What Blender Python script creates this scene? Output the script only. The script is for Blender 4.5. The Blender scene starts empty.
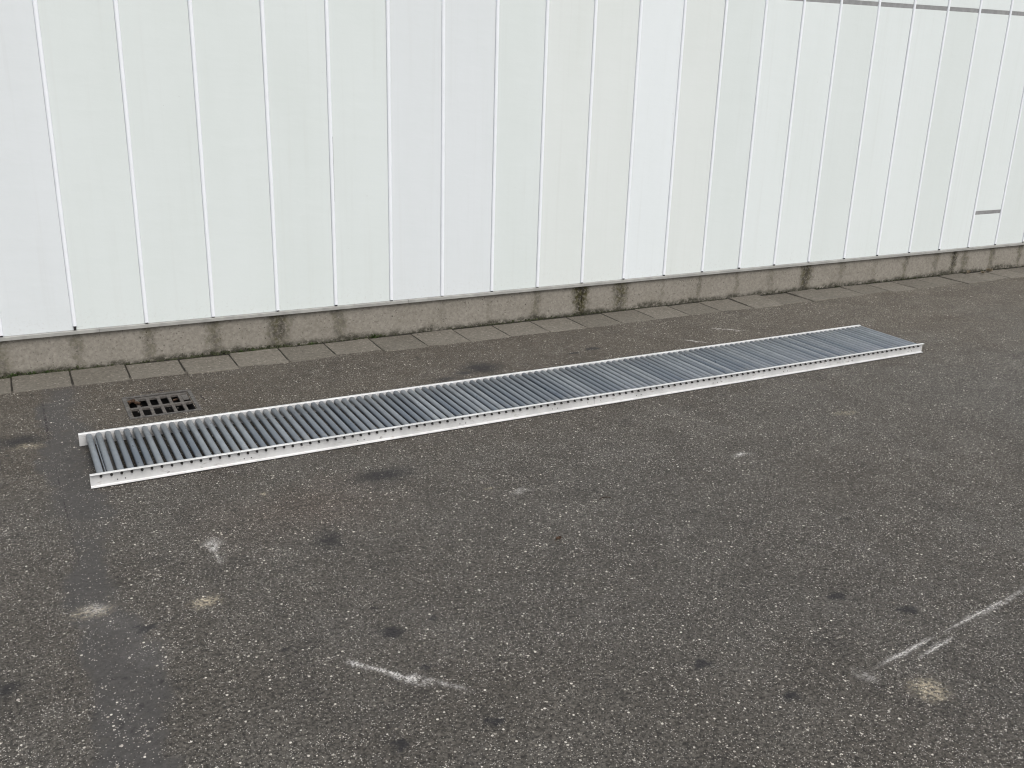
import bpy, bmesh, math, random
from mathutils import Vector, Matrix, noise
random.seed(7)
sc = bpy.context.scene
col = sc.collection

# ------------------------------------------------------------------ helpers
def link(name, bm, mat, parent=None, smooth=False):
    me = bpy.data.meshes.new(name)
    bm.normal_update(); bm.to_mesh(me); bm.free()
    if mat: me.materials.append(mat)
    if smooth:
        for p in me.polygons: p.use_smooth = True
    o = bpy.data.objects.new(name, me); col.objects.link(o)
    if parent: o.parent = parent
    return o

def empty(name, loc=(0, 0, 0), rz=0):
    o = bpy.data.objects.new(name, None); col.objects.link(o)
    o.location = loc; o.rotation_euler = (0, 0, rz); o.empty_display_size = .1
    return o

def tag(o, label=None, cat=None, group=None, kind=None):
    if label: o['label'] = label
    if cat: o['category'] = cat
    if group: o['group'] = group
    if kind: o['kind'] = kind
    return o

def box(bm, x0, x1, y0, y1, z0, z1, bev=0):
    r = bmesh.ops.create_cube(bm, size=1)
    vs = r['verts']
    bmesh.ops.scale(bm, vec=(x1-x0, y1-y0, z1-z0), verts=vs)
    bmesh.ops.translate(bm, vec=((x0+x1)/2, (y0+y1)/2, (z0+z1)/2), verts=vs)
    if bev:
        es = list({e for v in vs for e in v.link_edges})
        bmesh.ops.bevel(bm, geom=es, offset=bev, segments=2, profile=.5, affect='EDGES')
    return vs

def cyl(bm, p0, p1, r, n=16, r2=None):
    p0, p1 = Vector(p0), Vector(p1); d = p1-p0
    m = Matrix.Translation((p0+p1)/2) @ d.to_track_quat('Z', 'Y').to_matrix().to_4x4()
    return bmesh.ops.create_cone(bm, cap_ends=True, segments=n, radius1=r, radius2=r if r2 is None else r2, depth=d.length, matrix=m)

def extrude_profile(bm, pts, x0, x1):
    """closed profile of (y, z) points swept along x"""
    a = [bm.verts.new((x0, y, z)) for y, z in pts]
    b = [bm.verts.new((x1, y, z)) for y, z in pts]
    n = len(pts)
    for i in range(n):
        j = (i+1) % n
        bm.faces.new((a[i], a[j], b[j], b[i]))
    bm.faces.new(a[::-1]); bm.faces.new(b)
    bmesh.ops.recalc_face_normals(bm, faces=bm.faces[:])

# ------------------------------------------------------------------ node helpers
class NT:
    def __init__(s, name):
        m = bpy.data.materials.new(name); m.use_nodes = True
        s.m = m; s.t = m.node_tree; s.n = s.t.nodes; s.l = s.t.links
        s.b = s.n['Principled BSDF']
    def inp(s, sock, v):
        if hasattr(v, 'is_output') or isinstance(v, bpy.types.NodeSocket): s.l.new(v, sock)
        else: sock.default_value = v
    def coord(s, k='Object'):
        return s.n.new('ShaderNodeTexCoord').outputs[k]
    def math(s, op, a, b=0., c=None, clamp=False):
        n = s.n.new('ShaderNodeMath'); n.operation = op; n.use_clamp = clamp
        s.inp(n.inputs[0], a); s.inp(n.inputs[1], b)
        if c is not None: s.inp(n.inputs[2], c)
        return n.outputs[0]
    def vmath(s, op, a, b=(0, 0, 0)):
        n = s.n.new('ShaderNodeVectorMath'); n.operation = op
        s.inp(n.inputs[0], a)
        if op == 'SCALE': s.inp(n.inputs['Scale'], b)
        else: s.inp(n.inputs[1], b)
        return n.outputs['Value'] if op in ('LENGTH', 'DISTANCE') else n.outputs[0]
    def noise(s, vec, scale, detail=3, rough=.55, out=0, dist=0):
        n = s.n.new('ShaderNodeTexNoise'); s.inp(n.inputs['Vector'], vec)
        n.inputs['Scale'].default_value = scale; n.inputs['Detail'].default_value = detail
        n.inputs['Roughness'].default_value = rough; n.inputs['Distortion'].default_value = dist
        return n.outputs[out]
    def voro(s, vec, scale, rnd=1, feat='F1'):
        n = s.n.new('ShaderNodeTexVoronoi'); s.inp(n.inputs['Vector'], vec); n.feature = feat
        n.inputs['Scale'].default_value = scale; n.inputs['Randomness'].default_value = rnd
        return n
    def ramp(s, v, a, b, c=0., d=1., mode='SMOOTHSTEP'):
        n = s.n.new('ShaderNodeMapRange'); n.interpolation_type = mode
        s.inp(n.inputs[0], v); n.inputs[1].default_value = a; n.inputs[2].default_value = b
        n.inputs[3].default_value = c; n.inputs[4].default_value = d
        return n.outputs[0]
    def mix(s, f, a, b, mode='MIX'):
        n = s.n.new('ShaderNodeMix'); n.data_type = 'RGBA'; n.blend_type = mode
        s.inp(n.inputs[0], f)
        for k, v in ((6, a), (7, b)):
            if isinstance(v, tuple) and len(v) == 3: v = v + (1,)
            s.inp(n.inputs[k], v)
        return n.outputs[2]
    def sep(s, v):
        n = s.n.new('ShaderNodeSeparateXYZ'); s.inp(n.inputs[0], v); return n.outputs
    def mapping(s, v, loc=(0, 0, 0), rot=(0, 0, 0), scale=(1, 1, 1), typ='POINT'):
        n = s.n.new('ShaderNodeMapping'); n.vector_type = typ; s.inp(n.inputs[0], v)
        n.inputs[1].default_value = loc; n.inputs[2].default_value = rot; n.inputs[3].default_value = scale
        return n.outputs[0]
    def ell(s, v, cx, cy, rx, ry, rot=0, soft=.6):
        q = s.mapping(v, (cx, cy, 0), (0, 0, rot), (rx, ry, 1), 'TEXTURE')
        return s.ramp(s.vmath('LENGTH', q), 1, 1-soft)
    def bump(s, h, dist, strength=1., normal=None):
        n = s.n.new('ShaderNodeBump'); s.inp(n.inputs['Height'], h)
        n.inputs['Distance'].default_value = dist; s.inp(n.inputs['Strength'], strength)
        if normal: s.l.new(normal, n.inputs['Normal'])
        return n.outputs[0]
    def seg(s, v, a, b, w, soft=.8):
        """a long thin ellipse between two points"""
        cx, cy = (a[0]+b[0])/2, (a[1]+b[1])/2
        L = math.hypot(b[0]-a[0], b[1]-a[1])/2
        return s.ell(v, cx, cy, L, w, math.atan2(b[1]-a[1], b[0]-a[0]), soft)
    def out(s, color=None, rough=None, metal=None, normal=None, spec=None):
        if color is not None: s.inp(s.b.inputs['Base Color'], color if not (isinstance(color, tuple) and len(color) == 3) else color+(1,))
        if rough is not None: s.inp(s.b.inputs['Roughness'], rough)
        if metal is not None: s.inp(s.b.inputs['Metallic'], metal)
        if normal is not None: s.inp(s.b.inputs['Normal'], normal)
        if spec is not None: s.inp(s.b.inputs['Specular IOR Level'], spec)
        return s.m

def simple(name, c, rough=.6, metal=0, var=.15, scale=40, bump=.0005):
    t = NT(name); v = t.coord()
    n = t.noise(v, scale, 4)
    cc = t.mix(t.ramp(n, .3, .7), tuple(x*(1-var) for x in c), tuple(min(1, x*(1+var)) for x in c))
    return t.out(cc, rough, metal, t.bump(n, bump))

# ------------------------------------------------------------------ asphalt
def asphalt():
    t = NT('asphalt'); P = t.coord()
    warpA = t.vmath('SCALE', t.vmath('SUBTRACT', t.noise(P, 22, 4, .65, 1), (.5, .5, .5)), .045)
    W = t.vmath('ADD', P, warpA)                              # small ragged edges
    # aggregate
    v1 = t.voro(P, 150); r1 = t.sep(v1.outputs['Color'])
    v2 = t.voro(P, 100); r2 = t.sep(v2.outputs['Color'])
    v3 = t.voro(P, 260); r3 = t.sep(v3.outputs['Color'])
    fine = t.noise(P, 420, 3, .7)
    stone = t.mix(r1[0], (.055, .0518, .046), (.128, .1205, .105))
    stone = t.mix(t.ramp(r3[1], .35, 1), stone, (.125, .116, .099))
    pitn = t.ramp(t.noise(P, 95, 4, .7), .36, .52)            # dark pits between stones
    base = t.mix(pitn, (.040, .0365, .033), stone)
    base = t.mix(t.ramp(fine, .35, .75, 0, .5), base, (.050, .046, .042))
    # large tone variation
    big = t.noise(P, .55, 5, .6); mid = t.noise(P, 3.5, 5, .65)
    base = t.mix(t.ramp(big, .35, .65, 0, .40), base, t.mix(1, base, (1.0, .94, .87), 'MULTIPLY'))
    base = t.mix(t.ramp(mid, .3, .7, 0, 1), base, t.mix(1, base, (.80, .79, .785), 'MULTIPLY'))
    gr = t.noise(P, 48, 2, .8)
    base = t.mix(1, base, t.mix(t.ramp(gr, .32, .68), (.74, .735, .73), (1.24, 1.245, 1.25)), 'MULTIPLY')
    xs = t.sep(P)
    nearwall = t.ramp(t.math('ADD', xs[1], t.math('MULTIPLY', t.math('SUBTRACT', mid, .5), 1.6)), 3.6, 5.0)
    leftish = t.ramp(t.math('ADD', xs[0], t.math('MULTIPLY', t.math('SUBTRACT', big, .5), 3)), 4.8, 1.6)
    base = t.mix(t.math('MULTIPLY', nearwall, .55), base, t.mix(1, base, (1.0, .90, .78), 'MULTIPLY'))
    base = t.mix(t.math('MULTIPLY', t.ramp(xs[0], 2.2, 6.5), .6), base, t.mix(1, base, (1.45, 1.46, 1.46), 'MULTIPLY'))  # paler to the right, partly grazing-view sheen painted into the colour
    # worn zones, stains and scuffs are masks measured on the ground sheet (see ground_masks)
    wear = t.n.new('ShaderNodeAttribute'); wear.attribute_name = 'wear'; wear = t.sep(wear.outputs['Color'])
    zone = t.n.new('ShaderNodeAttribute'); zone.attribute_name = 'zone'; zone = t.sep(zone.outputs['Color'])
    tr = zone[0]
    smoothc = t.mix(t.ramp(t.noise(P, 60, 5, .7), .3, .7), (.046, .044, .0415), (.076, .072, .068))
    smoothc = t.mix(t.ramp(t.noise(P, 14, 4, .6), .55, .72, 0, .6), smoothc, (.042, .040, .039))
    base = t.mix(t.math('MULTIPLY', tr, t.ramp(t.noise(P, 30, 3), .25, .5, .6, 1)), base, smoothc)
    # white chips
    dens = t.ramp(t.noise(P, 2.3, 4, .6), .3, .75, .085, .015)
    dens = t.math('MULTIPLY', dens, t.ramp(t.noise(P, 11, 4, .7), .32, .68, .15, 2.0))
    dens = t.math('SUBTRACT', dens, t.math('MULTIPLY', tr, .055))
    dens = t.math('SUBTRACT', dens, t.math('MULTIPLY', nearwall, .018))
    chipr = t.ramp(r2[2], 0, 1, .42, .12, 'LINEAR')
    isch = t.math('LESS_THAN', r2[0], t.math('ADD', dens, .035))
    chip = t.math('MULTIPLY', isch, t.math('LESS_THAN', v2.outputs['Distance'], chipr))
    chipc = t.mix(r2[1], (.24, .22, .18), (.74, .70, .62))
    base = t.mix(t.math('MULTIPLY', chip, .9), base, chipc)
    v4 = t.voro(P, 190); r4 = t.sep(v4.outputs['Color'])
    chip2 = t.math('MULTIPLY', t.math('LESS_THAN', r4[0], t.math('ADD', dens, .05)), t.math('LESS_THAN', v4.outputs['Distance'], .36))
    base = t.mix(t.math('MULTIPLY', chip2, .85), base, t.mix(r4[1], (.20, .18, .15), (.72, .68, .60)))
    chip3 = t.math('MULTIPLY', t.math('LESS_THAN', r3[0], t.math('ADD', dens, .055)), t.math('LESS_THAN', v3.outputs['Distance'], .42))
    base = t.mix(t.math('MULTIPLY', chip3, .8), base, t.mix(r3[2], (.22, .205, .18), (.66, .63, .58)))
    dk = t.math('MULTIPLY', t.math('LESS_THAN', r4[1], .10), t.math('LESS_THAN', v4.outputs['Distance'], .40))
    base = t.mix(t.math('MULTIPLY', dk, .6), base, (.022, .020, .019))
    # oil and damp spots
    acc = t.math('MULTIPLY', wear[0], t.ramp(t.noise(P, 28, 4, .7), .28, .5, .55, 1))
    base = t.mix(t.math('MULTIPLY', acc, .86), base, (.020, .0195, .021))
    v6 = t.voro(W, 30); r6 = t.sep(v6.outputs['Color'])
    pz = t.math('MULTIPLY', zone[2], t.math('MULTIPLY', t.math('LESS_THAN', r6[0], .42), t.ramp(v6.outputs['Distance'], .42, .15)))
    base = t.mix(t.math('MULTIPLY', pz, .7), base, (.022, .021, .021))
    # small scattered dark pits everywhere
    v5 = t.voro(W, 7.5); r5 = t.sep(v5.outputs['Color'])
    pd = t.math('MULTIPLY', t.math('LESS_THAN', r5[0], .16), t.ramp(v5.outputs['Distance'], .16, .05))
    base = t.mix(t.math('MULTIPLY', pd, .55), base, (.020, .019, .018))
    # reddish worn areas
    base = t.mix(t.math('MULTIPLY', zone[1], .38), base, t.mix(1, base, (1.18, .99, .90), 'MULTIPLY'))
    # yellowish and beige stains
    brk = t.ramp(t.noise(P, 70, 4, .75), .40, .62)
    acc = wear[1]
    base = t.mix(t.math('MULTIPLY', t.math('MULTIPLY', acc, brk), .85), base, (.62, .54, .39))
    # white scuffs and scratches
    acc = wear[2]
    wthin = t.vmath('ADD', P, t.vmath('SCALE', warpA, .35))
    for a, b, w in [((.74, 2.51), (1.0, 2.225), .009), ((2.20, 1.742), (2.62, 1.80), .0075), ((2.55, 1.79), (3.14, 1.862), .0060), ((2.39, 1.722), (2.66, 1.77), .005)]:
        acc = t.math('MAXIMUM', acc, t.seg(wthin, a, b, w*1.5, 1))
    brk2 = t.math('MULTIPLY', t.ramp(t.noise(P, 150, 4, .75), .42, .56), t.ramp(t.noise(P, 26, 3, .6), .30, .52))
    base = t.mix(t.math('MULTIPLY', t.math('MULTIPLY', acc, brk2), 1.35, clamp=True), base, (.62, .60, .57))
    # thin cracks
    wc = t.vmath('ADD', P, t.vmath('SCALE', warpA, .45))
    acc = None
    for a, b, w in [((.052, 5.49), (.053, 4.6), .006), ((.053, 4.7), (.088, 3.2), .0022), ((.44, 5.285), (.76, 5.30), .010), ((.80, 5.26), (.84, 4.93), .006), ((.436, 4.87), (.434, 5.27), .006)]:
        e = t.seg(wc, a, b, w*1.3, .6); acc = e if acc is None else t.math('MAXIMUM', acc, e)
    crack = t.math('MULTIPLY', acc, t.ramp(t.noise(P, 40, 3), .42, .56))
    base = t.mix(t.math('MULTIPLY', crack, .8), base, (.014, .008, .012))
    # soil under the paving slabs
    soil = t.ramp(xs[1], 5.56, 5.60)
    base = t.mix(soil, base, t.mix(t.noise(P, 60, 3), (.012, .011, .009), (.034, .030, .022)))
    # height
    h = t.math('MULTIPLY', pitn, .7)
    h = t.math('ADD', h, t.math('MULTIPLY', r1[0], .35))
    h = t.math('ADD', h, t.math('MULTIPLY', fine, .3))
    bmp = t.bump(h, .0026, t.math('SUBTRACT', 1., t.math('MULTIPLY', tr, .6)))
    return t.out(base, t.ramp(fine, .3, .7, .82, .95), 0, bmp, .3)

# ------------------------------------------------------------------ other materials
def panel_mat(name, c):
    t = NT(name); P = t.coord()
    n = t.noise(t.mapping(P, scale=(1, 1, .35)), 2.2, 5, .6)
    c1 = t.mix(t.ramp(n, .3, .75), c, tuple(x*y for x, y in zip(c, (.955, .96, .95))))
    st = t.noise(t.mapping(P, scale=(30, 30, .8)), 1, 4, .6)                     # faint rain streaks
    c1 = t.mix(t.ramp(st, .5, .8, 0, .10), c1, (.45, .45, .42))
    W = t.vmath('ADD', P, t.vmath('SCALE', t.noise(P, 60, 3, .6, 1), .02))
    v = t.voro(W, 4.2); r = t.sep(v.outputs['Color'])                          # rare specks of dirt
    sp = t.math('MULTIPLY', t.math('LESS_THAN', r[0], .10), t.ramp(v.outputs['Distance'], .030, .012))
    c1 = t.mix(t.math('MULTIPLY', sp, .55), c1, (.22, .22, .20))
    v = t.voro(W, 23); r = t.sep(v.outputs['Color'])
    sp = t.math('MULTIPLY', t.math('LESS_THAN', r[0], .03), t.ramp(v.outputs['Distance'], .09, .03))
    c1 = t.mix(t.math('MULTIPLY', sp, .35), c1, (.3, .3, .27))
    z = t.sep(t.n.new('ShaderNodeNewGeometry').outputs['Position'])[2]
    splash = t.math('MULTIPLY', t.ramp(z, .42, .24), t.ramp(t.noise(P, 50, 4, .7), .52, .75))
    c1 = t.mix(t.math('MULTIPLY', splash, .28), c1, (.36, .34, .29))
    bm = t.bump(t.noise(t.mapping(P, scale=(1, 1, 3)), 5, 3), .004, .35)
    bm2 = t.bump(t.noise(P, 350, 2), .0003, .4, bm)
    return t.out(c1, t.ramp(n, .3, .7, .42, .55), 0, bm2, .45)

def concrete(name, c1, c2, moss=True):
    t = NT(name); P = t.coord(); X = t.sep(P)
    f = t.noise(P, 45, 6, .75); m = t.noise(P, 5, 5, .65)
    base = t.mix(t.ramp(f, .3, .7), c1, c2)
    base = t.mix(t.ramp(m, .35, .7, 0, .35), base, t.mix(1, base, (.75, .74, .70), 'MULTIPLY'))
    v = t.voro(P, 130); r = t.sep(v.outputs['Color'])
    base = t.mix(t.math('MULTIPLY', t.math('LESS_THAN', r[0], .10), .6), base, t.mix(r[1], (.07, .06, .05), (.33, .31, .27)))
    v = t.voro(P, 26); r = t.sep(v.outputs['Color'])
    hole = t.math('MULTIPLY', t.math('LESS_THAN', r[0], .14), t.ramp(v.outputs['Distance'], .14, .07))
    base = t.mix(t.math('MULTIPLY', hole, .85), base, (.025, .022, .018))
    h = t.math('SUBTRACT', t.math('ADD', f, t.math('MULTIPLY', m, 1.5)), hole)
    if not moss:
        isl = t.n.new('ShaderNodeNewGeometry').outputs['Random Per Island']
        base = t.mix(isl, t.mix(1, base, (.84, .83, .80), 'MULTIPLY'), t.mix(1, base, (1.05, 1.04, 1.01), 'MULTIPLY'))
    if moss:
        wx = t.vmath('ADD', P, t.vmath('SCALE', t.vmath('SUBTRACT', t.noise(P, 18, 5, .7, 1), (.5, .5, .5)), .14))
        wx2 = t.mapping(wx, scale=(1, 0, 1))
        acc = None
        # dark mossy runs below leaking joints: (x, width, strength)
        for x, w, s in [(3.65, .085, 1.2), (3.995, .085, .9), (1.434, .10, .85), (1.04, .06, .6), (.661, .045, .5), (.274, .045, .45),
                        (1.83, .07, .55), (-.12, .06, .5), (3.28, .05, .5), (5.83, .085, .95), (5.45, .05, .3), (6.226, .045, .35),
                        (6.612, .035, .25), (7.0, .045, .6), (7.383, .05, .45), (7.62, .05, .9), (7.767, .06, .6), (8.137, .05, .6),
                        (4.371, .03, .3), (4.731, .03, .5), (5.1, .03, .35), (2.9, .04, .2), (8.534, .05, .6), (2.55, .04, .2)]:
            q = t.mapping(wx2, (x, 0, .20), (0, 0, 0), (w, 1, .42), 'TEXTURE')
            e = t.math('MULTIPLY', t.ramp(t.vmath('LENGTH', q), 1.15, .2), s)
            acc = e if acc is None else t.math('MAXIMUM', acc, e)
        br = t.ramp(t.noise(P, 55, 6, .8), .30, .55)
        mf = t.math('MULTIPLY', acc, br)
        base = t.mix(t.math('MULTIPLY', mf, .97), base, t.mix(t.ramp(t.noise(P, 25, 2), .4, .6), (.026, .023, .015), (.050, .046, .018)))
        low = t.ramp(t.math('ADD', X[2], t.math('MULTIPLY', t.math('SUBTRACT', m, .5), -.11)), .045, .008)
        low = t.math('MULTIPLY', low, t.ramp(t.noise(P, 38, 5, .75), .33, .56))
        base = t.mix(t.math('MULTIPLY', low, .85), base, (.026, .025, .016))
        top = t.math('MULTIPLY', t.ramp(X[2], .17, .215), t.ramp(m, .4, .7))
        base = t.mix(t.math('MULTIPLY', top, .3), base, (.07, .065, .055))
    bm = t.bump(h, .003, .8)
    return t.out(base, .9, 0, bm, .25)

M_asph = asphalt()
C_base, C_blue, C_bright, C_warm, C_right = (.650, .70, .690), (.662, .70, .716), (.715, .76, .775), (.665, .705, .690), (.68, .73, .725)
M_pan = {k: panel_mat('painted_panel_'+k, c) for k, c in dict(base=C_base, blue=C_blue, bright=C_bright, warm=C_warm, right=C_right).items()}
M_strip = NT('strip_paint'); _P = M_strip.coord()
M_strip = M_strip.out(M_strip.mix(M_strip.ramp(M_strip.noise(_P, 9, 5, .7), .4, .75, 0, .5), (.80, .83, .865), (.72, .745, .775)), .35, 0, M_strip.bump(M_strip.noise(_P, 30, 2), .001, .3))
M_flash = simple('flashing_metal', (.32, .32, .30), .5, .2, .14, 12)
M_grey = simple('grey_trim_metal', (.27, .275, .275), .5, .2, .12, 18)
M_shade_line = simple('shade_line_grey', (.42, .44, .46), .7, 0, .12, 10)  # grey for the painted shade line beside each cover strip
M_dark = simple('dark_gap', (.02, .02, .02), .9)
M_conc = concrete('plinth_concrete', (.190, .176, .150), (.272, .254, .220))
M_slab = concrete('slab_concrete', (.108, .100, .086), (.182, .169, .147), False)
M_roof = simple('roofing_felt', (.12, .12, .12), .9)
M_iron = None
t = NT('cast_iron'); P = t.coord(); n = t.noise(P, 60, 5, .7)
M_iron = t.out(t.mix(t.ramp(n, .35, .65), (.070, .065, .060), (.135, .122, .110)), .75, .25, t.bump(n, .001, .6), .3)
M_frame = simple('grate_frame_iron', (.085, .080, .074), .85, .1, .4, 60, .001)
M_pit = simple('drain_pit', (.003, .003, .003), .95)  # near-black, so the shade down the pit is put into the colour

def roller_mat():
    t = NT('galvanised_roller'); P = t.coord()
    oi = t.n.new('ShaderNodeObjectInfo').outputs['Random']
    isl = t.n.new('ShaderNodeNewGeometry').outputs['Random Per Island']
    r = t.math('FRACT', t.math('ADD', t.math('MULTIPLY', oi, 7.3), isl))
    r2 = t.math('FRACT', t.math('MULTIPLY', r, 13.7))
    off = t.n.new('ShaderNodeCombineXYZ'); t.l.new(t.math('MULTIPLY', r, 50.), off.inputs[0])
    Q = t.vmath('ADD', P, off.outputs[0])
    sp = t.noise(t.mapping(Q, scale=(1, .35, 1)), 60, 4, .6)
    c = t.mix(t.math('POWER', r, 1.6), (.115, .138, .168), (.27, .295, .32))
    c = t.mix(t.math('MULTIPLY', r2, .4), c, (.20, .215, .225))
    c = t.mix(t.ramp(sp, .35, .7, 0, .35), c, (.15, .165, .185))
    ends = t.ramp(t.math('ABSOLUTE', t.math('SUBTRACT', t.sep(P)[1], .263)), .14, .235)
    c = t.mix(t.math('MULTIPLY', ends, t.ramp(t.noise(Q, 25, 4), .4, .7, 0, .35)), c, (.30, .29, .26))
    return t.out(c, t.math('ADD', t.ramp(sp, .3, .7, .26, .42), t.math('MULTIPLY', r2, .1)), .38, t.bump(sp, .0004, .4), .5)
M_roll = roller_mat()
M_axle = simple('dark_steel', (.045, .043, .042), .5, .6, .3, 200)
def rail_mat():
    t = NT('white_rail_paint'); P = t.coord()
    n = t.noise(P, 8, 5, .7)
    c = t.mix(t.ramp(n, .35, .7), (.64, .645, .64), (.52, .525, .52))
    g = t.noise(t.mapping(P, scale=(.25, 1, 1)), 90, 4, .7)
    c = t.mix(t.ramp(g, .56, .72, 0, .6), c, (.30, .28, .25))
    acc = None
    for x, z in [(.316, .012), (.457, .010), (2.48, .02), (2.567, .02), (4.45, .02), (4.37, .02), (1.3, .015), (3.4, .02)]:
        W = t.vmath('ADD', t.mapping(P, scale=(1, 0, 1)), t.vmath('SCALE', t.vmath('SUBTRACT', t.noise(P, 90, 3, .6, 1), (.5, .5, .5)), .03))
        q = t.mapping(W, (x, 0, z), (0, .5, 0), (.010, 1, .004), 'TEXTURE')
        e = t.ramp(t.vmath('LENGTH', q), 1, .3); acc = e if acc is None else t.math('MAXIMUM', acc, e)
    c = t.mix(t.math('MULTIPLY', acc, .7), c, (.12, .11, .10))
    return t.out(c, .36, .15, t.bump(g, .0003, .4), .5)
M_rail = rail_mat()
M_leaf = simple('dry_leaf', (.12, .072, .045), .8, 0, .5, 60)
M_pale = simple('pale_leaf', (.36, .31, .23), .8, 0, .3, 60)
M_stone = simple('pale_stone', (.38, .35, .31), .8, 0, .25, 80)
M_twig = simple('dark_twig', (.035, .022, .014), .8)
M_weed = simple('weed_green', (.050, .085, .018), .7, 0, .4, 60)
M_moss = simple('moss_green', (.030, .034, .013), .9, 0, .5, 90)

# ------------------------------------------------------------------ ground
D = 5.848
import numpy as np
hx = (.453, .757); hy = (4.918, 5.222)
def vnoise(x, y, scale, seed, octv=4, rough=.6):
    rg = np.random.RandomState(seed); tot = 0; amp = 1; norm = 0
    for o in range(octv):
        T = rg.rand(256, 256); u = x*scale*2**o+100.3; v = y*scale*2**o+100.7
        i = np.floor(u).astype(int); j = np.floor(v).astype(int); a = u-i; b = v-j
        a = a*a*(3-2*a); b = b*b*(3-2*b); i0, i1, j0, j1 = i % 256, (i+1) % 256, j % 256, (j+1) % 256
        tot = tot + amp*((T[i0, j0]*(1-a)+T[i1, j0]*a)*(1-b)+(T[i0, j1]*(1-a)+T[i1, j1]*a)*b); norm += amp; amp *= rough
    return tot/norm
def ground_masks(X, Y):
    wx = (vnoise(X, Y, 22, 1)-.5)*.06; wy = (vnoise(X, Y, 22, 2)-.5)*.06
    bx = (vnoise(X, Y, 3.2, 3)-.5)*.22; by = (vnoise(X, Y, 3.2, 4)-.5)*.22
    sm = lambda v, soft: (lambda q: q*q*(3-2*q))(np.clip((1-v)/soft, 0, 1))
    def ell(x, y, cx, cy, rx, ry, rot=0, soft=.6):
        c, s = math.cos(rot), math.sin(rot); dx, dy = x-cx, y-cy
        return sm(np.sqrt(((dx*c+dy*s)/rx)**2+((-dx*s+dy*c)/ry)**2), soft)
    def seg(x, y, a, b, w, soft=1):
        return ell(x, y, (a[0]+b[0])/2, (a[1]+b[1])/2, math.hypot(b[0]-a[0], b[1]-a[1])/2, w, math.atan2(b[1]-a[1], b[0]-a[0]), soft)
    Wx, Wy, Bx, By = X+wx, Y+wy, X+wx+bx, Y+wy+by
    spots = [(.241, 2.923, .030, .020, 0, .5), (.214, 2.954, .015, .010, 0, .5), (1.097, 2.589, .020, .012, 0, .8),
             (.95, 2.573, .04, .03, 0, 1), (1.058, 2.025, .028, .016, .3, .7), (2.43, 4.98, .17, .14, 0, .9),
             (2.30, 4.93, .08, .07, 0, .9),
             (.956, 3.262, .07, .11, 0, 1), (2.456, 2.115, .035, .03, 0, .9), (1.769, 1.99, .035, .02, 0, .8),
             (-.173, 2.767, .07, .06, 0, 1), (-.07, 4.80, .16, .11, 0, .9), (3.267, 5.066, .07, .03, 0, .7),
             (3.12, 5.03, .035, .02, 0, .7), 
             (1.35, 3.75, .22, .10, .1, 1), (1.9, 1.75, .03, .02, 0, .7), (2.62, 1.95, .025, .02, 0, .7),
             (2.15, 4.86, .12, .05, 0, 1), (.98, 2.35, .02, .012, 0, .6),
             (.78, 2.05, .025, .02, 0, .7), (.62, 2.62, .02, .012, 0, .6)]
    oil = 0*X
    for a in spots: oil = np.maximum(oil, ell(Wx, Wy, a[0], a[1], *[q*(1.25 if a[2] < .045 else 1.15) for q in a[2:4]], a[4], a[5]*(.55 if a[2] < .045 else 1)))
    oil = np.maximum(oil, .22*np.clip((vnoise(X, Y, 7.5, 9, 5)-.64)/.12, 0, 1))
    ys = [(.439, 3.004, .075, .050, 0, 1), (.445, 3.004, .045, .03, 0, .8), (.09, 3.105, .12, .050, 0, 1, .5), (2.312, 1.602, .085, .085, 0, 1), (2.30, 1.60, .05, .05, 0, 1),
          (.827, 3.77, .03, .02, 0, 1), (3.912, 3.509, .10, .04, 0, 1, .45), (-.04, 4.72, .09, .05, 0, 1, .5), (1.717, 3.439, .03, .02, 0, 1)]
    yel = 0*X
    for a in ys: yel = np.maximum(yel, ell(Wx, Wy, *a[:6])*(a[6] if len(a) > 6 else 1))
    sc_ = [((.745, 2.505), (.84, 2.40), .0085), ((.83, 2.41), (.98, 2.245), .009), ((.90, 2.36), (1.08, 2.15), .006), 
           ((2.20, 1.742), (2.62, 1.80), .0075), ((2.55, 1.79), (3.14, 1.862), .0065), ((2.39, 1.722), (2.66, 1.77), .005),
           ((2.74, 1.79), (3.3, 1.90), .007), ((.545, 3.46), (.535, 3.34), .017), ((.53, 3.38), (.545, 3.22), .006),
           ((2.96, 3.29), (3.05, 3.285), .010), ((3.93, 5.05), (4.1, 4.86), .012), ((4.3, 5.2), (4.55, 5.0), .012)]
    whi = 0*X
    for a, b, w in sc_: whi = np.maximum(whi, seg(Wx if w > .008 else X+wx*.3, Wy if w > .008 else Y+wy*.3, a, b, max(w, .008)*1.5)*(1 if w > .008 else .6))
    for a in [(.10, 3.115, .07, .045, .3, 1), (1.84, 3.35, .07, .03, 0, 1), (2.2, 1.73, .06, .06, 0, 1), (.55, 3.43, .05, .07, 0, 1), (3.0, 3.28, .10, .03, 0, 1)]:
        whi = np.maximum(whi, .38*ell(Wx, Wy, *a))
    whi = np.maximum(whi, .03*np.clip((vnoise(X, Y, 3.5, 14, 5)-.64)/.1, 0, 1))
    tr = np.maximum(seg(Bx, By, (.13, 5.9), (.12, 3.0), .13, .35), seg(Bx, By, (.135, 4.1), (.09, 1.2), .125, .35))
    tr = np.maximum(tr, ell(Bx, By, .12, 4.02, .19, .28, 0, .5))
    tr = tr*np.clip((vnoise(X, Y, 6, 6, 5)+.2*tr-.36)/.2, .5, 1)
    rect = np.clip((X-.05)/.01, 0, 1)*np.clip((.30-X)/.1, 0, 1)*np.clip((Y-4.7)/.15, 0, 1)
    tr = np.maximum(tr*.95, rect*.4)
    red = ell(Bx, By, .95, 3.55, .6, .40, 0, 1)
    pit = ell(Bx, By, .14, 2.55, .22, .38, 0, .6)
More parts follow.
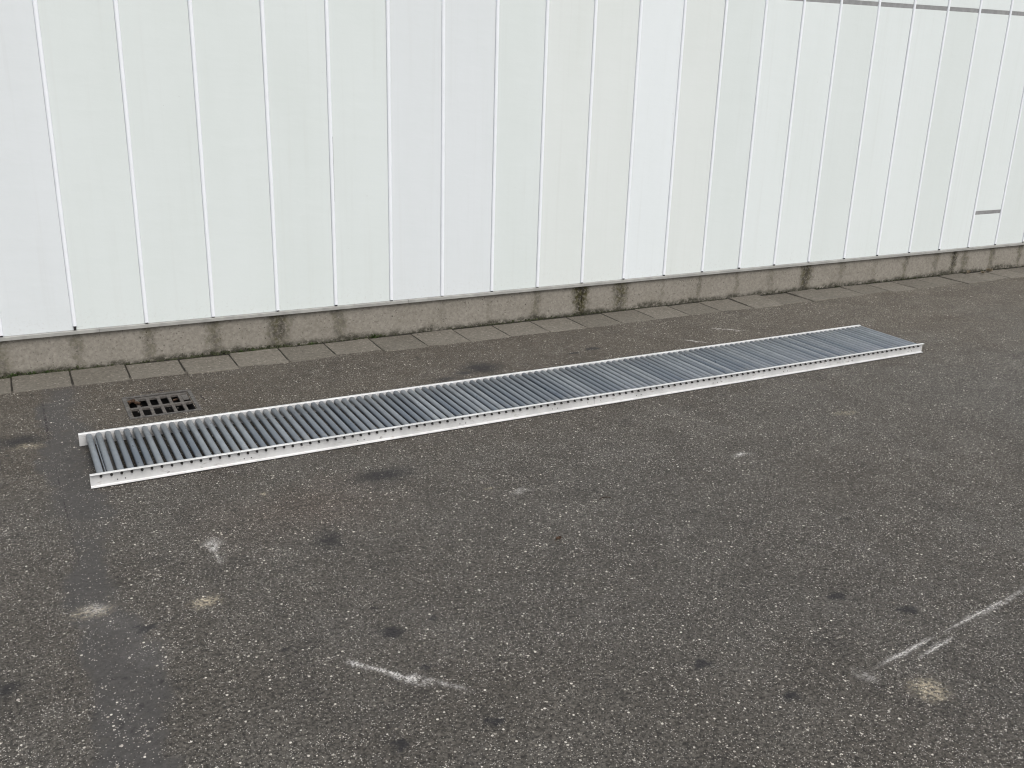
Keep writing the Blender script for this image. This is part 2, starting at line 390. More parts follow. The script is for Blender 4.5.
    return np.stack([oil, yel, whi, 0*X+1], -1), np.stack([tr, red, pit, 0*X+1], -1)
def axis(lo, hi, step, stops, far0, far1):
    a = list(np.arange(lo, hi, step)); a = [v for v in a if all(abs(v-q) > step*.4 for q in stops)]+list(stops)
    g = step
    v = hi; 
    while v < far1: a.append(v); g *= 1.35; v += g
    a.append(far1); g = step; v = lo-step
    while v > far0: a.append(v); g *= 1.35; v -= g
    a.append(far0)
    return np.array(sorted(a))
gxs = axis(-.7, 4.6, .010, hx, -120, 120); gys = axis(1.1, 5.6, .010, hy, -120, 150)
GX, GY = np.meshgrid(gxs, gys); nxg, nyg = len(gxs), len(gys)
near = ((GX > -3) & (GX < 12) & (GY > -2) & (GY < 5.5) & ~((GX > .40) & (GX < .81) & (GY > 4.86) & (GY < 5.28)))
GZ = np.where(near, .0030*(vnoise(GX, GY, 2.2, 40, 3)-.5) + .0016*(vnoise(GX, GY, 28, 41, 2)-.5), 0)
idx = np.arange(nxg*nyg).reshape(nyg, nxg)
F4 = np.stack([idx[:-1, :-1], idx[:-1, 1:], idx[1:, 1:], idx[1:, :-1]], -1).reshape(-1, 4)
CX = ((GX[:-1, :-1]+GX[1:, 1:])/2).ravel(); CY = ((GY[:-1, :-1]+GY[1:, 1:])/2).ravel()
F4 = F4[~((CX > hx[0]) & (CX < hx[1]) & (CY > hy[0]) & (CY < hy[1]))]
me = bpy.data.meshes.new('ground')
me.vertices.add(nxg*nyg); me.vertices.foreach_set('co', np.stack([GX, GY, GZ], -1).astype(np.float32).ravel())
me.loops.add(F4.size); me.loops.foreach_set('vertex_index', F4.astype(np.int32).ravel())
me.polygons.add(len(F4)); me.polygons.foreach_set('loop_start', np.arange(0, F4.size, 4, dtype=np.int32))
me.polygons.foreach_set('use_smooth', np.ones(len(F4), dtype=bool))
me.update(calc_edges=True); me.validate()
mw, mz = ground_masks(GX, GY)
for nm, arr in (('wear', mw), ('zone', mz)):
    at = me.attributes.new(nm, 'FLOAT_COLOR', 'POINT'); at.data.foreach_set('color', arr.astype(np.float32).ravel())
me.materials.append(M_asph)
go = bpy.data.objects.new('ground', me); col.objects.link(go)
tag(go, 'worn dark grey asphalt yard speckled with pale chips', None, None, 'structure')

bm = bmesh.new()
box(bm, hx[0]-.02, hx[1]+.02, hy[0]-.02, hy[1]+.02, -.42, -.40)
for a in ((hx[0]-.02, hx[0]-.001, hy[0]-.02, hy[1]+.02), (hx[1]+.001, hx[1]+.02, hy[0]-.02, hy[1]+.02),
          (hx[0]-.001, hx[1]+.001, hy[0]-.02, hy[0]-.001), (hx[0]-.001, hx[1]+.001, hy[1]+.001, hy[1]+.02)):
    box(bm, *a, -.40, -.003)
tag(link('drain_pit', bm, M_pit), 'dark gully pit below the iron grate', None, None, 'structure')

# paving slabs along the wall foot
bm = bmesh.new()
pitch = .2995; x0 = -.085 - 16*pitch
def height(x, y, s): return .0022*noise.noise(Vector((x*9, y*9, s)))
k = 0
x = x0
while x < 12.6:
    rr = random.Random(k+3)
    dz = rr.uniform(-.0025, .002); ty = rr.uniform(-.003, .005); tx = rr.uniform(-.003, .003)
    gap = rr.uniform(.003, .0075)
    if 6.9 < x < 7.9: dz -= .001
    if x < .3: ty += .004; dz -= .0005
    yo = rr.uniform(-.012, .012)
    if abs(x-5.62) < .15 or abs(x-5.02) < .15 or abs(x-7.4) < .15: dz += .009; yo -= .02
    xa, xb, ya, yb = x+gap, x+pitch-gap*.3, D-.330+yo, D-.030+rr.uniform(-.008, .006)
    US = [0, .012, .03, .14, .27, .4, .52, .65, .78, .9, .97, .988, 1]; nx = ny = 12
    G = []
    for j in range(ny+1):
        row = []
        for i in range(nx+1):
            u, v = US[i], US[j]
            e = min(u, 1-u, v, 1-v)
            z = .0025+dz + ty*(v-.5)*2 + tx*(u-.5) + height(xa+u*(xb-xa), ya+v*(yb-ya), k) - (.004 if e == 0 else .0008 if e < .015 else 0)
            jx = (.002*noise.noise(Vector((v*6, k, 1))) if i in (0, nx) else 0)
            if v > .12: z = max(z, .0012 if 0 < e else -.002)
            row.append(bm.verts.new((xa+u*(xb-xa)+jx, ya+v*(yb-ya), z)))
        G.append(row)
    for j in range(ny):
        for i in range(nx):
            bm.faces.new((G[j][i], G[j][i+1], G[j+1][i+1], G[j+1][i]))
    # sides down into the soil
    rim = [G[0][i] for i in range(nx+1)] + [G[j][nx] for j in range(1, ny+1)] + [G[ny][i] for i in range(nx-1, -1, -1)] + [G[j][0] for j in range(ny-1, 0, -1)]
    low = [bm.verts.new((v.co.x, v.co.y, -.03)) for v in rim]
    for a in range(len(rim)):
        b = (a+1) % len(rim)
        bm.faces.new((rim[b], rim[a], low[a], low[b]))
    x += pitch; k += 1
tag(link('pavement', bm, M_slab), 'row of square concrete paving slabs along the wall foot', None, None, 'structure')

# ------------------------------------------------------------------ building
BX0, BX1, BY1, BZ = -4.3, 12.8, 11.8, 5.2
bld = empty('warehouse', (0, 0, 0))
tag(bld, 'white panelled warehouse wall on a low stained concrete plinth', 'building')
YF = D-.008                     # panel face
seams = [.274, .661, 1.042, 1.434, 1.808, 2.184, 2.546, 2.918, 3.277, 3.644, 4.004, 4.371, 4.731, 5.097, 5.458, 5.827, 6.226, 6.612, 7.003, 7.383, 7.767, 8.137, 8.534]
sm = list(seams)
while sm[0] > BX0+.4: sm.insert(0, sm[0]-.374)
n_left = len(sm)-len(seams)
while sm[-1] < BX1-.4: sm.append(sm[-1]+.374)
kinds = {}
for i in range(len(sm)-1):
    j = i-n_left                # panel between seam j and j+1 (0-based)
    kinds[i] = 'base'
    if j == -1: kinds[i] = 'blue'
    if j in (5, 6): kinds[i] = 'blue'
    if j in (8, 9, 11): kinds[i] = 'warm'
    if j == 10: kinds[i] = 'bright'
    if j >= 12: kinds[i] = 'right' if j % 3 else 'base'
rp = random.Random(5)
Z0, ZB0, ZB1 = .238, 2.222, 2.254
def panel(name, xa, xb, z0, z1, mat, rng):
    bm = bmesh.new()
    box(bm, xa+.0015, xb-.0015, YF, YF+.04, z0, z1, .0015)
    o = link(name, bm, mat, bld)
    # thin sheet panels never sit perfectly true
    c = Vector(((xa+xb)/2, YF+.02, (z0+z1)/2))
    R = Matrix.Translation(c) @ Matrix.Rotation(rng.uniform(-.0015, .0015), 4, 'Z') @ Matrix.Rotation(rng.uniform(-.0006, .0006), 4, 'X') @ Matrix.Translation(-c)
    o.data.transform(R)
    return o
for i in range(len(sm)-1):
    xa, xb = sm[i], sm[i+1]
    mt = M_pan[kinds[i]]
    if abs(xa-7.767) < .01:
        panel('wall_panel', xa, xb, Z0, .533, mt, rp)
        panel('wall_panel', xa, xb, .566, ZB0, mt, rp)
        bm = bmesh.new(); box(bm, xa+.012, xb-.014, YF+.001, YF+.03, .5335, .5655)
        link('joint_trim', bm, M_grey, bld)
    else:
        panel('wall_panel', xa, xb, Z0, ZB0, mt, rp)
    panel('wall_panel', xa, xb, ZB1, BZ, M_pan['right' if kinds[i] == 'base' else kinds[i]], rp)
bm = bmesh.new(); box(bm, sm[0], sm[-1], YF+.001, YF+.03, ZB0+.0003, ZB1-.0003)
link('trim_band', bm, M_grey, bld)
# rounded cover strips over the joints
for i, x in enumerate(sm):
    bm = bmesh.new()
    z0 = .238 + rp.uniform(.004, .012)
    if abs(x-.274) < .01: z0 = .262
    w, dp = .0115, .0095
    pts = []
    for a in range(13):
        th = math.pi*a/12
        pts.append((x-w*math.cos(th), YF-.001-dp*math.sin(th)**.8))
    # hollow profile: outer and inner arcs
    inner = [(x+(px-x)*.78, YF-.001+(py-YF+.001)*.78) for px, py in pts]
    lean = rp.uniform(-.0015, .0015)
    zs = [z0 + (BZ-z0)*(s/14)**1.3 for s in range(15)]
    rows = []
    for z in zs:
        wob = .0013*noise.noise(Vector((x*5, z*1.7, 2))) + lean*(z/BZ)
        rows.append(([bm.verts.new((px+wob, py, z)) for px, py in pts], [bm.verts.new((px+wob, py, z)) for px, py in inner]))
    for s in range(14):
        for a in range(12):
            bm.faces.new((rows[s][0][a], rows[s][0][a+1], rows[s+1][0][a+1], rows[s+1][0][a]))
            bm.faces.new((rows[s][1][a+1], rows[s][1][a], rows[s+1][1][a], rows[s+1][1][a+1]))
    for f in bm.faces: f.smooth = True
    for q, k in ((0, 0), (-1, 1)):                       # flat end faces with vertices of their own
        d = [[bm.verts.new(v.co) for v in rows[q][w_]] for w_ in (0, 1)]
        for a in range(12):
            ff = (d[0][a+1], d[0][a], d[1][a], d[1][a+1])
            bm.faces.new(ff if k == 0 else ff[::-1])
    o = link('cover_strip', bm, M_strip, bld)
    bm = bmesh.new(); box(bm, x-.0130, x-.0116, YF-.0006, YF+.004, .2385, BZ-.01)   # thin grey line, painted shade along the strip's left side
    link('strip_shade_line', bm, M_shade_line, o)
    bm = bmesh.new(); box(bm, x-.007, x+.007, YF-.0085, YF-.002, .2386, z0+.002)
    link('strip_end_shade', bm, M_dark, o)  # dark block stands in for the shade in the strip's open foot
# open black joint beside one strip
bm = bmesh.new(); box(bm, 1.808+.0098, 1.808+.0125, YF-.0035, YF-.0005, .9, 1.29)
link('gaping_seal', bm, M_dark, bld)
# flashing with joints
fx = [BX0, -2.2, .40, 2.30, 3.66, 5.4, 7.2, 9.3, 11.2, BX1]
for a, b in zip(fx, fx[1:]):
    bm = bmesh.new()
    extrude_profile(bm, [(D+.03, .2375), (YF-.003, .2375), (YF-.011, .233), (YF-.012, .2155), (YF-.009, .215), (YF-.007, .231), (D+.03, .2305)], a+.0008, b-.0008)
    link('drip_flashing', bm, M_flash, bld)
# plinth blocks
px = [BX0, -.30, 3.662, 7.62, 11.58, BX1]
for a, b in zip(px, px[1:]):
    bm = bmesh.new(); L = b-a; nx = max(4, int(L/.04)); nz = 8
    G = []
    for j in range(nz+1):
        z = -.25 + (.25+.2303)*j/nz if j == 0 else .2303*(j-1)/(nz-1)
        row = []
        for i in range(nx+1):
            X = a+.002+(L-.004)*i/nx
            row.append(bm.verts.new((X, D+.0015+.004*noise.noise(Vector((X*1.3, z*3, 4)))+.0015*noise.noise(Vector((X*14, z*14, 1)))+(.004 if i in (0, nx) else 0), z)))
        G.append(row)
    for j in range(nz):
        for i in range(nx):
            bm.faces.new((G[j][i], G[j][i+1], G[j+1][i+1], G[j+1][i]))
    for j in range(nz):                                   # block ends
        for i, s in ((0, 1), (nx, -1)):
            p, q = G[j][i], G[j+1][i]
            p2 = bm.verts.new((p.co.x, D+.2, p.co.z)); q2 = bm.verts.new((q.co.x, D+.2, q.co.z))
            bm.faces.new((p, q, q2, p2) if s == 1 else (q, p, p2, q2))
    link('plinth_block', bm, M_conc, bld)
bm = bmesh.new(); box(bm, BX0+.01, BX1-.01, D+.05, BY1, -.1, BZ-.05)
link('core_wall', bm, M_pan['base'], bld)
bm = bmesh.new(); box(bm, BX0-.04, BX1+.04, YF-.05, BY1+.05, BZ-.001, BZ+.12, .01)
link('roof', bm, M_roof, bld)
for xa, xb in ((BX0-.03, BX0+.009), (BX1-.009, BX1+.03)):
    bm = bmesh.new(); box(bm, xa, xb, YF-.012, BY1, .2385, BZ-.002, .004)
    link('corner_trim', bm, M_strip, bld)

# ------------------------------------------------------------------ roller conveyor
RZ = .008938
cv = empty('roller_conveyor', (.18025, 4.10332, .005), RZ)
tag(cv, 'long low gravity roller conveyor with white side rails lying on asphalt', 'conveyor')
L, Wd, Hh = 5.0628, .5259, .0604
rr_, zc = .0142, Hh-.0158
TH = .0025; FL = .016
def rail_bm(xa, xb, front):
    bm = bmesh.new()
    s = 1 if front else -1
    y0 = 0 if front else Wd
    Y = lambda d: y0 + s*d
    pts = [(0, Hh-.001), (.0006, Hh), (FL, Hh), (FL+.002, Hh-.002), (FL+.002, .002), (FL, 0), (.0006, 0), (0, .001),
           (0, TH-.0006), (.0006, TH), (FL-.004, TH+.0006), (FL-TH+.001, TH+.003), (FL-TH+.001, Hh-TH-.003), (FL-.004, Hh-TH-.0006), (.0006, Hh-TH), (0, Hh-TH-.0005)]
    extrude_profile(bm, [(Y(a), z) for a, z in pts], xa, xb)
    return bm
for front in (True, False):
    for xa, xb in ((0, 2.523), (2.5245, L+(.020 if front else -.016))):
        o = link('side_rail', rail_bm(xa, xb, front), M_rail, cv)
        s = 1 if front else -1; yw = (FL-TH+.001) if front else Wd-(FL-TH+.001)
        q = .107
        while q < L-.05:
            for d in (0, .032):
                if xa <= q+d < xb:
                    bm = bmesh.new(); cyl(bm, (q+d, yw, .0185), (q+d, yw-s*.0015, .0185), .0026, 10)
                    link('rivet', bm, M_axle, o)
            q += .5385
    # end chamfer plates (splice at the joint, inside the web)
    bm = bmesh.new()
    yi = (FL+.0025) if front else Wd-(FL+.0025)
    box(bm, 2.45, 2.60, min(yi, yi+(.003 if front else -.003)), max(yi, yi+(.003 if front else -.003)), .006, .022, .0005)
    link('splice_plate', bm, M_rail, cv)

ya, yb = FL+.0012, Wd-FL-.0012
def roller_mesh(bm):
    n = 28
    prof = [(ya, .006), (ya, rr_-.0012), (ya+.0012, rr_), (yb-.0012, rr_), (yb, rr_-.0012), (yb, .006)]
    rings = []
    for y, r in prof:
        rings.append([bm.verts.new((r*math.cos(2*math.pi*a/n), y, r*math.sin(2*math.pi*a/n))) for a in range(n)])
    for p, q in zip(rings, rings[1:]):
        for a in range(n):
            b = (a+1) % n; f = bm.faces.new((p[b], p[a], q[a], q[b])); f.smooth = True
    bm.faces.new(rings[0]); bm.faces.new(rings[-1][::-1])
def axle_mesh(bm):
    cyl(bm, (0, .004, 0), (0, Wd-.004, 0), .0038, 10)
    yw = FL-TH+.001
    for s, y in ((1, yw), (-1, Wd-yw)):
        cyl(bm, (0, y, 0), (0, y-s*.0012, 0), .0060, 18)
        cyl(bm, (0, y-s*.0015, 0), (0, y-s*.0055, 0), .0044, 6)
        cyl(bm, (0, y+s*.001, 0), (0, y+s*.010, 0), .0045, 10)
bm = bmesh.new(); roller_mesh(bm); r0 = link('roller', bm, M_roll, cv)
bm = bmesh.new(); axle_mesh(bm); a0 = link('axle', bm, M_axle, r0)
n0, ps, NR = .04388, .041282, 122
rj = random.Random(11)
def place(o, i, rg):
    o.location = (n0+ps*i + rg.uniform(-.0006, .0006), 0, zc + rg.uniform(-.0008, .0008))
for i in range(NR):
    if i >= 100: break
    if i == 0: r, a = r0, a0
    else:
        r = r0.copy(); col.objects.link(r); r.parent = cv
        a = a0.copy(); col.objects.link(a); a.parent = r
    place(r, i, rj)
def merged(fn, name, mat, parent, smooth):
    bm = bmesh.new()
    for i in range(100, NR):
        b2 = bmesh.new(); fn(b2)
        bmesh.ops.translate(b2, vec=(n0+ps*i+rj.uniform(-.0006, .0006), 0, zc+rj.uniform(-.0008, .0008)), verts=b2.verts[:])
        me = bpy.data.meshes.new('tmp'); b2.to_mesh(me); b2.free(); bm.from_mesh(me); bpy.data.meshes.remove(me)
    o = link(name, bm, mat, parent)
    return tag(o, None, None, None, 'stuff')
fr = merged(roller_mesh, 'roller', M_roll, cv, True)
fa = merged(axle_mesh, 'axle', M_axle, fr, False)
# cross members
bm = bmesh.new(); cyl(bm, (n0+ps*.56, FL, .041), (n0+ps*.56, Wd-FL, .041), .0032, 10)
link('tie_rod', bm, M_roll, cv)
for q in (.123, 1.2, 2.277, 3.354, 4.431):
    bm = bmesh.new(); box(bm, q-.018, q+.018, FL+.0025, Wd-FL-.0025, .004, .018, .001)
    link('cross_member', bm, M_frame, cv)

# ------------------------------------------------------------------ drain grate
gr = empty('drain_grate', (.606, 5.07, 0)); gr.scale = (1.07, 1.05, 1)
tag(gr, 'square rusty cast iron drain grate with two rows of slots', 'drain grate')
gx0, gx1, gy0, gy1 = -.165, .165, -.165, .165
bm = bmesh.new()
for a in ((gx0, gx1, gy0, gy0+.018), (gx0, gx1, gy1-.018, gy1), (gx0, gx0+.018, gy0+.018, gy1-.018), (gx1-.018, gx1, gy0+.018, gy1-.018)):
    box(bm, a[0], a[1], a[2], a[3], -.05, .0045, .0015)
link('frame', bm, M_frame, gr)
# cover plate with slots: grid of cells, slots left open, rounded towards the rim
ix0, ix1, iy0, iy1 = gx0+.021, gx1-.021, gy0+.021, gy1-.021
cx = [-.1265, -.0760, -.0255, .0255, .0760, .1265]
rows_ = [(-.132, -.020), (.002, .118)]
bm = bmesh.new()
hw = .0180
xs2 = [ix0] + [v for c in cx for v in (c-hw, c+hw)] + [ix1]
ys2 = [iy0, rows_[0][0], rows_[0][1], rows_[1][0], rows_[1][1], iy1]
V = {}
def gv(i, j, top):
    key = (i, j, top)
    if key not in V: V[key] = bm.verts.new((xs2[i], ys2[j], -.002 if top else -.013))
    return V[key]
def solid(i, j):
    return 0 <= i < len(xs2)-1 and 0 <= j < len(ys2)-1 and not (i % 2 == 1 and j in (1, 3))
for i in range(len(xs2)-1):
    for j in range(len(ys2)-1):
        if not solid(i, j): continue
        bm.faces.new((gv(i, j, 1), gv(i+1, j, 1), gv(i+1, j+1, 1), gv(i, j+1, 1)))
        bm.faces.new((gv(i, j+1, 0), gv(i+1, j+1, 0), gv(i+1, j, 0), gv(i, j, 0)))
        if not solid(i-1, j): bm.faces.new((gv(i, j, 0), gv(i, j, 1), gv(i, j+1, 1), gv(i, j+1, 0)))
        if not solid(i+1, j): bm.faces.new((gv(i+1, j, 1), gv(i+1, j, 0), gv(i+1, j+1, 0), gv(i+1, j+1, 1)))
        if not solid(i, j-1): bm.faces.new((gv(i, j, 1), gv(i, j, 0), gv(i+1, j, 0), gv(i+1, j, 1)))
        if not solid(i, j+1): bm.faces.new((gv(i, j+1, 0), gv(i, j+1, 1), gv(i+1, j+1, 1), gv(i+1, j+1, 0)))
bmesh.ops.recalc_face_normals(bm, faces=bm.faces[:])
# slot corner fillets
for c in cx:
    for (ya_, yb_) in rows_:
        for sx in (-1, 1):
            for y_, sy in ((ya_, 1), (yb_, -1)):
                r = .010 if not ((abs(c) > .12) and sx*c > 0 and ((y_ == rows_[0][0]) or (y_ == rows_[1][1]))) else .0145
                P0 = (c+sx*hw, y_)
                arc = [(P0[0]-sx*r+sx*r*math.cos(math.pi/2*k/5), y_+sy*r-sy*r*math.sin(math.pi/2*k/5)) for k in range(6)]
                ring = [P0]+arc
                ta = [bm.verts.new((x_, y2, -.0031)) for x_, y2 in ring]; tb = [bm.verts.new((x_, y2, -.0128)) for x_, y2 in ring]
                f1 = bm.faces.new(ta); f2 = bm.faces.new(tb[::-1])
                for k in range(len(ring)):
                    q = (k+1) % len(ring); bm.faces.new((ta[q], ta[k], tb[k], tb[q]))
bmesh.ops.recalc_face_normals(bm, faces=bm.faces[:])
link('slotted_cover', bm, M_iron, gr)
# one slot cast shut
bm = bmesh.new(); box(bm, .1265-.0155, .1265+.0155, .045, .1172, -.012, -.005, .001)
link('blocked_slot', bm, M_frame, gr)

# ------------------------------------------------------------------ leaves, stones, twigs, weeds
def leaf(loc, rz, s, mat, label, group=None, curl=.5, name='dry_leaf'):
    bm = bmesh.new(); rg = random.Random(int(loc[0]*1000))
    n = 9; G = []
    for i in range(n+1):
        u = i/n; w = s*.34*math.sin(math.pi*min(1, u*1.04+.01))**.7*(1+.35*math.sin(u*19))
        row = []
        for j in (-2, -1, 0, 1, 2):
            v = j/2
            row.append(bm.verts.new(((u-.5)*s, v*w, .002+curl*s*(abs(v)**1.6*.4+.45*(u-.5)**2)+rg.uniform(0, s*.03))))
        G.append(row)
    for i in range(n):
        for j in range(4): bm.faces.new((G[i][j], G[i+1][j], G[i+1][j+1], G[i][j+1]))
    r = bmesh.ops.solidify(bm, geom=bm.faces[:], thickness=.0006)
    cyl(bm, (-s*.78, .01*s, .003), (-s*.45, 0, .003), .0007, 6)
    o = link(name, bm, mat); o.location = loc; o.rotation_euler = (0, 0, rz)
    return tag(o, label, 'leaf', group)
leaf((1.765, 2.899, 0), .3, .030, M_leaf, 'small curled reddish brown dry leaf alone on open asphalt in front of the conveyor')
leaf((7.77, 5.79, .006), .2, .055, M_pale, 'pale dry leaf at plinth foot, leftmost of the three by the right end', 'dry leaves at the plinth foot', 1)
leaf((7.90, 5.74, .006), 1.3, .05, M_pale, 'pale dry leaf on paving, middle of the three near the right end', 'dry leaves at the plinth foot', .8)
leaf((8.03, 5.77, .006), -.5, .06, M_pale, 'pale dry leaf at plinth foot, rightmost and nearest the right edge', 'dry leaves at the plinth foot', 1)
leaf((.470, 5.150, -.004), 1.0, .055, M_leaf, 'brown dead leaf lying over the left top slot of the drain grate', 'dead leaves on the drain grate', .5)
leaf((.492, 5.110, -.003), 2.2, .042, M_leaf, 'brown dead leaf on drain grate just below the left top slot', 'dead leaves on the drain grate', .7)
leaf((.682, 5.10, -.003), .6, .030, M_leaf, 'tiny brown leaf on the drain grate bar, right half', 'dead leaves on the drain grate', .5)

def pebble(loc, s, label, mat=None, squash=.5, g='pebbles on the asphalt'):
    bm = bmesh.new(); bmesh.ops.create_icosphere(bm, subdivisions=2, radius=s)
    for v in bm.verts:
        v.co *= 1+.35*noise.noise(v.co*(1.3/s)+Vector((loc[0], loc[1], 0))*7)
        v.co.z *= squash; v.co.x *= 1.25
    o = link('pebble', bm, mat or M_stone); o.location = (loc[0], loc[1], s*squash*.7); o.rotation_euler = (0, 0, loc[0]*9)
    return tag(o, label, 'pebble', g)
pebble((.395, 5.064), .008, 'flat pale pebble lying just left of the drain grate')
pebble((-.035, 4.735), .0045, 'small white pebble on yellowish patch left of the conveyor end')
pebble((.152, 4.62), .0045, 'small white pebble beside the near left conveyor end')
pebble((.075, 5.0), .005, 'pale stone beside the asphalt crack left of the drain')
pebble((.105, 4.71), .004, 'tiny pale stone on smooth strip behind the conveyor end')
pebble((1.72, 3.50), .005, 'small pale pebble just in front of the long rail')
pebble((1.79, 3.36), .0045, 'small white pebble in front of rail, right of the pale stain')
pebble((-.14, 2.70), .0045, 'pale pebble at the lower left edge of the picture')
pebble((.10, 2.37), .0045, 'white pebble on the asphalt in the bottom left corner')
pebble((.17, 2.78), .004, 'pale pebble on the smooth patch below the dark oil spot')

bm = bmesh.new()
pp = [(-.03, -.006, .003), (-.012, .002, .004), (.006, -.002, .005), (.022, -.010, .003)]
for a, b in zip(pp, pp[1:]): cyl(bm, a, b, .0022, 7, .0018)
cyl(bm, (.006, -.002, .005), (.018, .010, .006), .0014, 6, .0008)
o = link('twig', bm, M_twig); o.location = (2.135, 3.142, 0)
tag(o, 'short dark broken twig on open asphalt in front of the rail', 'twig')

def weed(loc, s, n, label, seed):
    rg = random.Random(seed); root = empty('weed', loc)
    tag(root, label, 'weed', 'weeds in the joint at the plinth foot')
    bm = bmesh.new(); st = bmesh.new()
    for k in range(n):
        a = rg.uniform(math.pi, 2*math.pi) if rg.random() < .8 else rg.uniform(0, math.pi)
        ln = s*rg.uniform(.5, 1); el = rg.uniform(.25, 1.1)
        d = Vector((math.cos(a)*math.cos(el), .6*math.sin(a)*math.cos(el), math.sin(el)))
        side = d.cross(Vector((0, 0, 1))).normalized()
        b = Vector((rg.uniform(-.3, .3)*s, rg.uniform(-.2, .05)*s, 0))
        cyl(st, b, b+d*ln*.5, .0009, 5, .0006)
        lw = s*rg.uniform(.10, .2); c0 = b+d*ln*.4; tip = b+d*ln; mid = (c0+tip)/2+Vector((0, 0, s*.05))
        v = [bm.verts.new(q) for q in (c0, mid-side*lw, tip, mid+side*lw, mid+Vector((0, 0, -.03*s)))]
        bm.faces.new((v[0], v[1], v[4])); bm.faces.new((v[1], v[2], v[4])); bm.faces.new((v[2], v[3], v[4])); bm.faces.new((v[3], v[0], v[4]))
    link('leaves', bm, M_weed, root); link('stems', st, M_weed, root)
weed((2.055, 5.83, .0), .042, 34, 'small bright green weed at the plinth foot, rightmost of all the weeds', 1)
weed((1.635, 5.835, .0), .026, 18, 'low dull green weed at the plinth foot, second from right among the weeds', 2)
weed((1.19, 5.83, .0), .028, 32, 'spreading green weed at plinth foot just right of the drain grate', 3)
weed((1.27, 5.832, .0), .022, 24, 'thin green weed at plinth foot, next right from the spreading one', 4)
weed((.10, 5.83, .0), .030, 36, 'green weed in plinth joint at the left, above a slab gap', 5)
weed((.02, 5.83, .0), .034, 40, 'thick green weed in plinth joint, second from the left edge', 6)
weed((-.07, 5.83, .0), .036, 44, 'thick green weed in plinth joint at the left picture edge', 7)

# moss filling the joint (nobody could count the tufts)
bm = bmesh.new(); rg = random.Random(21)
def mdens(x):
    d = .16
    for c, w, s in ((-.05, .30, 1.), (.30, .2, .5), (1.25, .30, .7), (1.43, .12, .6), (3.65, .2, .25), (4.0, .2, .2), (2.05, .1, .5), (5.83, .15, .25), (3.2, .4, .35), (7.0, .5, .3), (.85, .25, .35)):
        d += s*math.exp(-((x-c)/w)**2)
    return min(1, d)
x = -.8
while x < 9.0:
    x += rg.uniform(.002, .006)
    if rg.random() > mdens(x): continue
    s = rg.uniform(.0025, .006)*(1+.6*mdens(x)); y = D-.004-abs(rg.gauss(0, .010)); z = rg.uniform(-.001, .004) + (rg.uniform(0, .018)*mdens(x) if y > D-.008 else 0)
    r = bmesh.ops.create_icosphere(bm, subdivisions=1, radius=s, matrix=Matrix.Translation((x, y, z)))
    for v in r['verts']: v.co += Vector((rg.uniform(-1, 1), rg.uniform(-1, 1), rg.uniform(-1, 1)))*s*.35
tag(link('moss', bm, M_moss), 'dark green moss in the joint between paving and plinth', 'moss', None, 'stuff')

# loose grit on the asphalt near the camera
bm = bmesh.new(); rg = random.Random(33)
for k in range(1500):
    x = rg.uniform(-.6, 5.5); y = rg.uniform(1.2, 4.0) if rg.random() < .7 else rg.uniform(4.7, 5.5)
    s = rg.uniform(.0010, .0026)*(1.5 if rg.random() < .05 else 1)
    r = bmesh.ops.create_icosphere(bm, subdivisions=1, radius=s, matrix=Matrix.Translation((x, y, s*.35)))
    for v in r['verts']: v.co += Vector((rg.uniform(-1, 1), rg.uniform(-1, 1), rg.uniform(-.3, .3)))*s*.4
for k in range(260):
    a = rg.uniform(0, 5.06); d = -abs(rg.gauss(0, .012))-.002
    x = .18025+a*math.cos(RZ)-d*math.sin(RZ); y = 4.10332+a*math.sin(RZ)+d*math.cos(RZ); s = rg.uniform(.0009, .0022)
    r = bmesh.ops.create_icosphere(bm, subdivisions=1, radius=s, matrix=Matrix.Translation((x, y, s*.35)))
    for v in r['verts']: v.co += Vector((rg.uniform(-1, 1), rg.uniform(-1, 1), rg.uniform(-.3, .3)))*s*.4
tag(link('grit', bm, M_stone), 'fine pale grit scattered over the asphalt', 'grit', None, 'stuff')

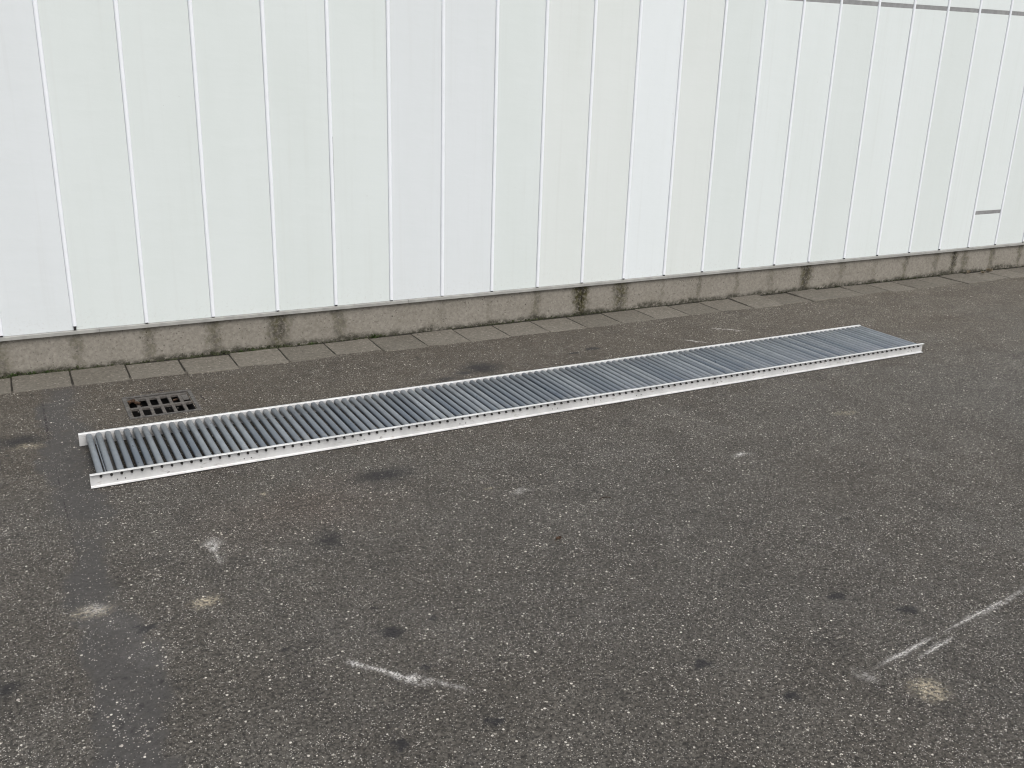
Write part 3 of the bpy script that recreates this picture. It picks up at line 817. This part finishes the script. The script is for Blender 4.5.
# ------------------------------------------------------------------ camera
f, pit, rol, yaw = 967.031, .32852, .029164, .487836
cam = bpy.data.cameras.new('camera'); co = bpy.data.objects.new('camera', cam); col.objects.link(co)
F = Vector((0, math.cos(pit), -math.sin(pit))); U = Vector((0, math.sin(pit), math.cos(pit))); R_ = Vector((1, 0, 0))
R2 = math.cos(rol)*R_ + math.sin(rol)*U; U2 = -math.sin(rol)*R_ + math.cos(rol)*U
def tw(v): c, s = math.cos(yaw), math.sin(yaw); return Vector((v.x*c+v.y*s, -v.x*s+v.y*c, v.z))
R2, U2, B2 = tw(R2), tw(U2), -tw(F)
m = Matrix((R2, U2, B2)).transposed().to_4x4(); m.translation = (0, 0, 1.792)
co.matrix_world = m
cam.sensor_width = 36; cam.lens = f/1024*36; cam.clip_start = .05; cam.clip_end = 400
sc.camera = co

# ------------------------------------------------------------------ light
SE, SA = math.radians(52), math.radians(150)      # elevation; azimuth of the sun measured from +X, behind the camera
w = bpy.data.worlds.new('World'); sc.world = w; w.use_nodes = True
nt = w.node_tree; bg = nt.nodes['Background']
sky = nt.nodes.new('ShaderNodeTexSky'); sky.sky_type = 'NISHITA'; sky.sun_disc = False
sun_az = math.radians(-82)                          # direction in the xy plane towards the sun
sky.sun_elevation = SE; sky.sun_rotation = math.pi/2 - sun_az
sky.air_density = 1.0; sky.dust_density = 4; sky.ozone_density = 1
hs = nt.nodes.new('ShaderNodeHueSaturation'); hs.inputs['Saturation'].default_value = .48
nt.links.new(sky.outputs[0], hs.inputs['Color']); nt.links.new(hs.outputs[0], bg.inputs['Color'])
bg.inputs['Strength'].default_value = .15
sd = bpy.data.lights.new('sun', 'SUN'); sd.energy = .85; sd.angle = math.radians(35); sd.color = (1, .97, .92)
so = bpy.data.objects.new('sun', sd); col.objects.link(so)
sv = Vector((math.cos(SE)*math.cos(sun_az), math.cos(SE)*math.sin(sun_az), math.sin(SE)))
so.rotation_euler = sv.to_track_quat('Z', 'Y').to_euler(); so.location = sv*20
vs = sc.view_settings
sc.display_settings.display_device = 'sRGB'
vs.view_transform = 'Standard'; vs.look = 'None'; vs.exposure = 0.30; vs.gamma = 1; vs.use_curve_mapping = False
sc.cycles.use_denoising = True
sc.cycles.pixel_filter_type = 'BLACKMAN_HARRIS'; sc.cycles.filter_width = 1.15
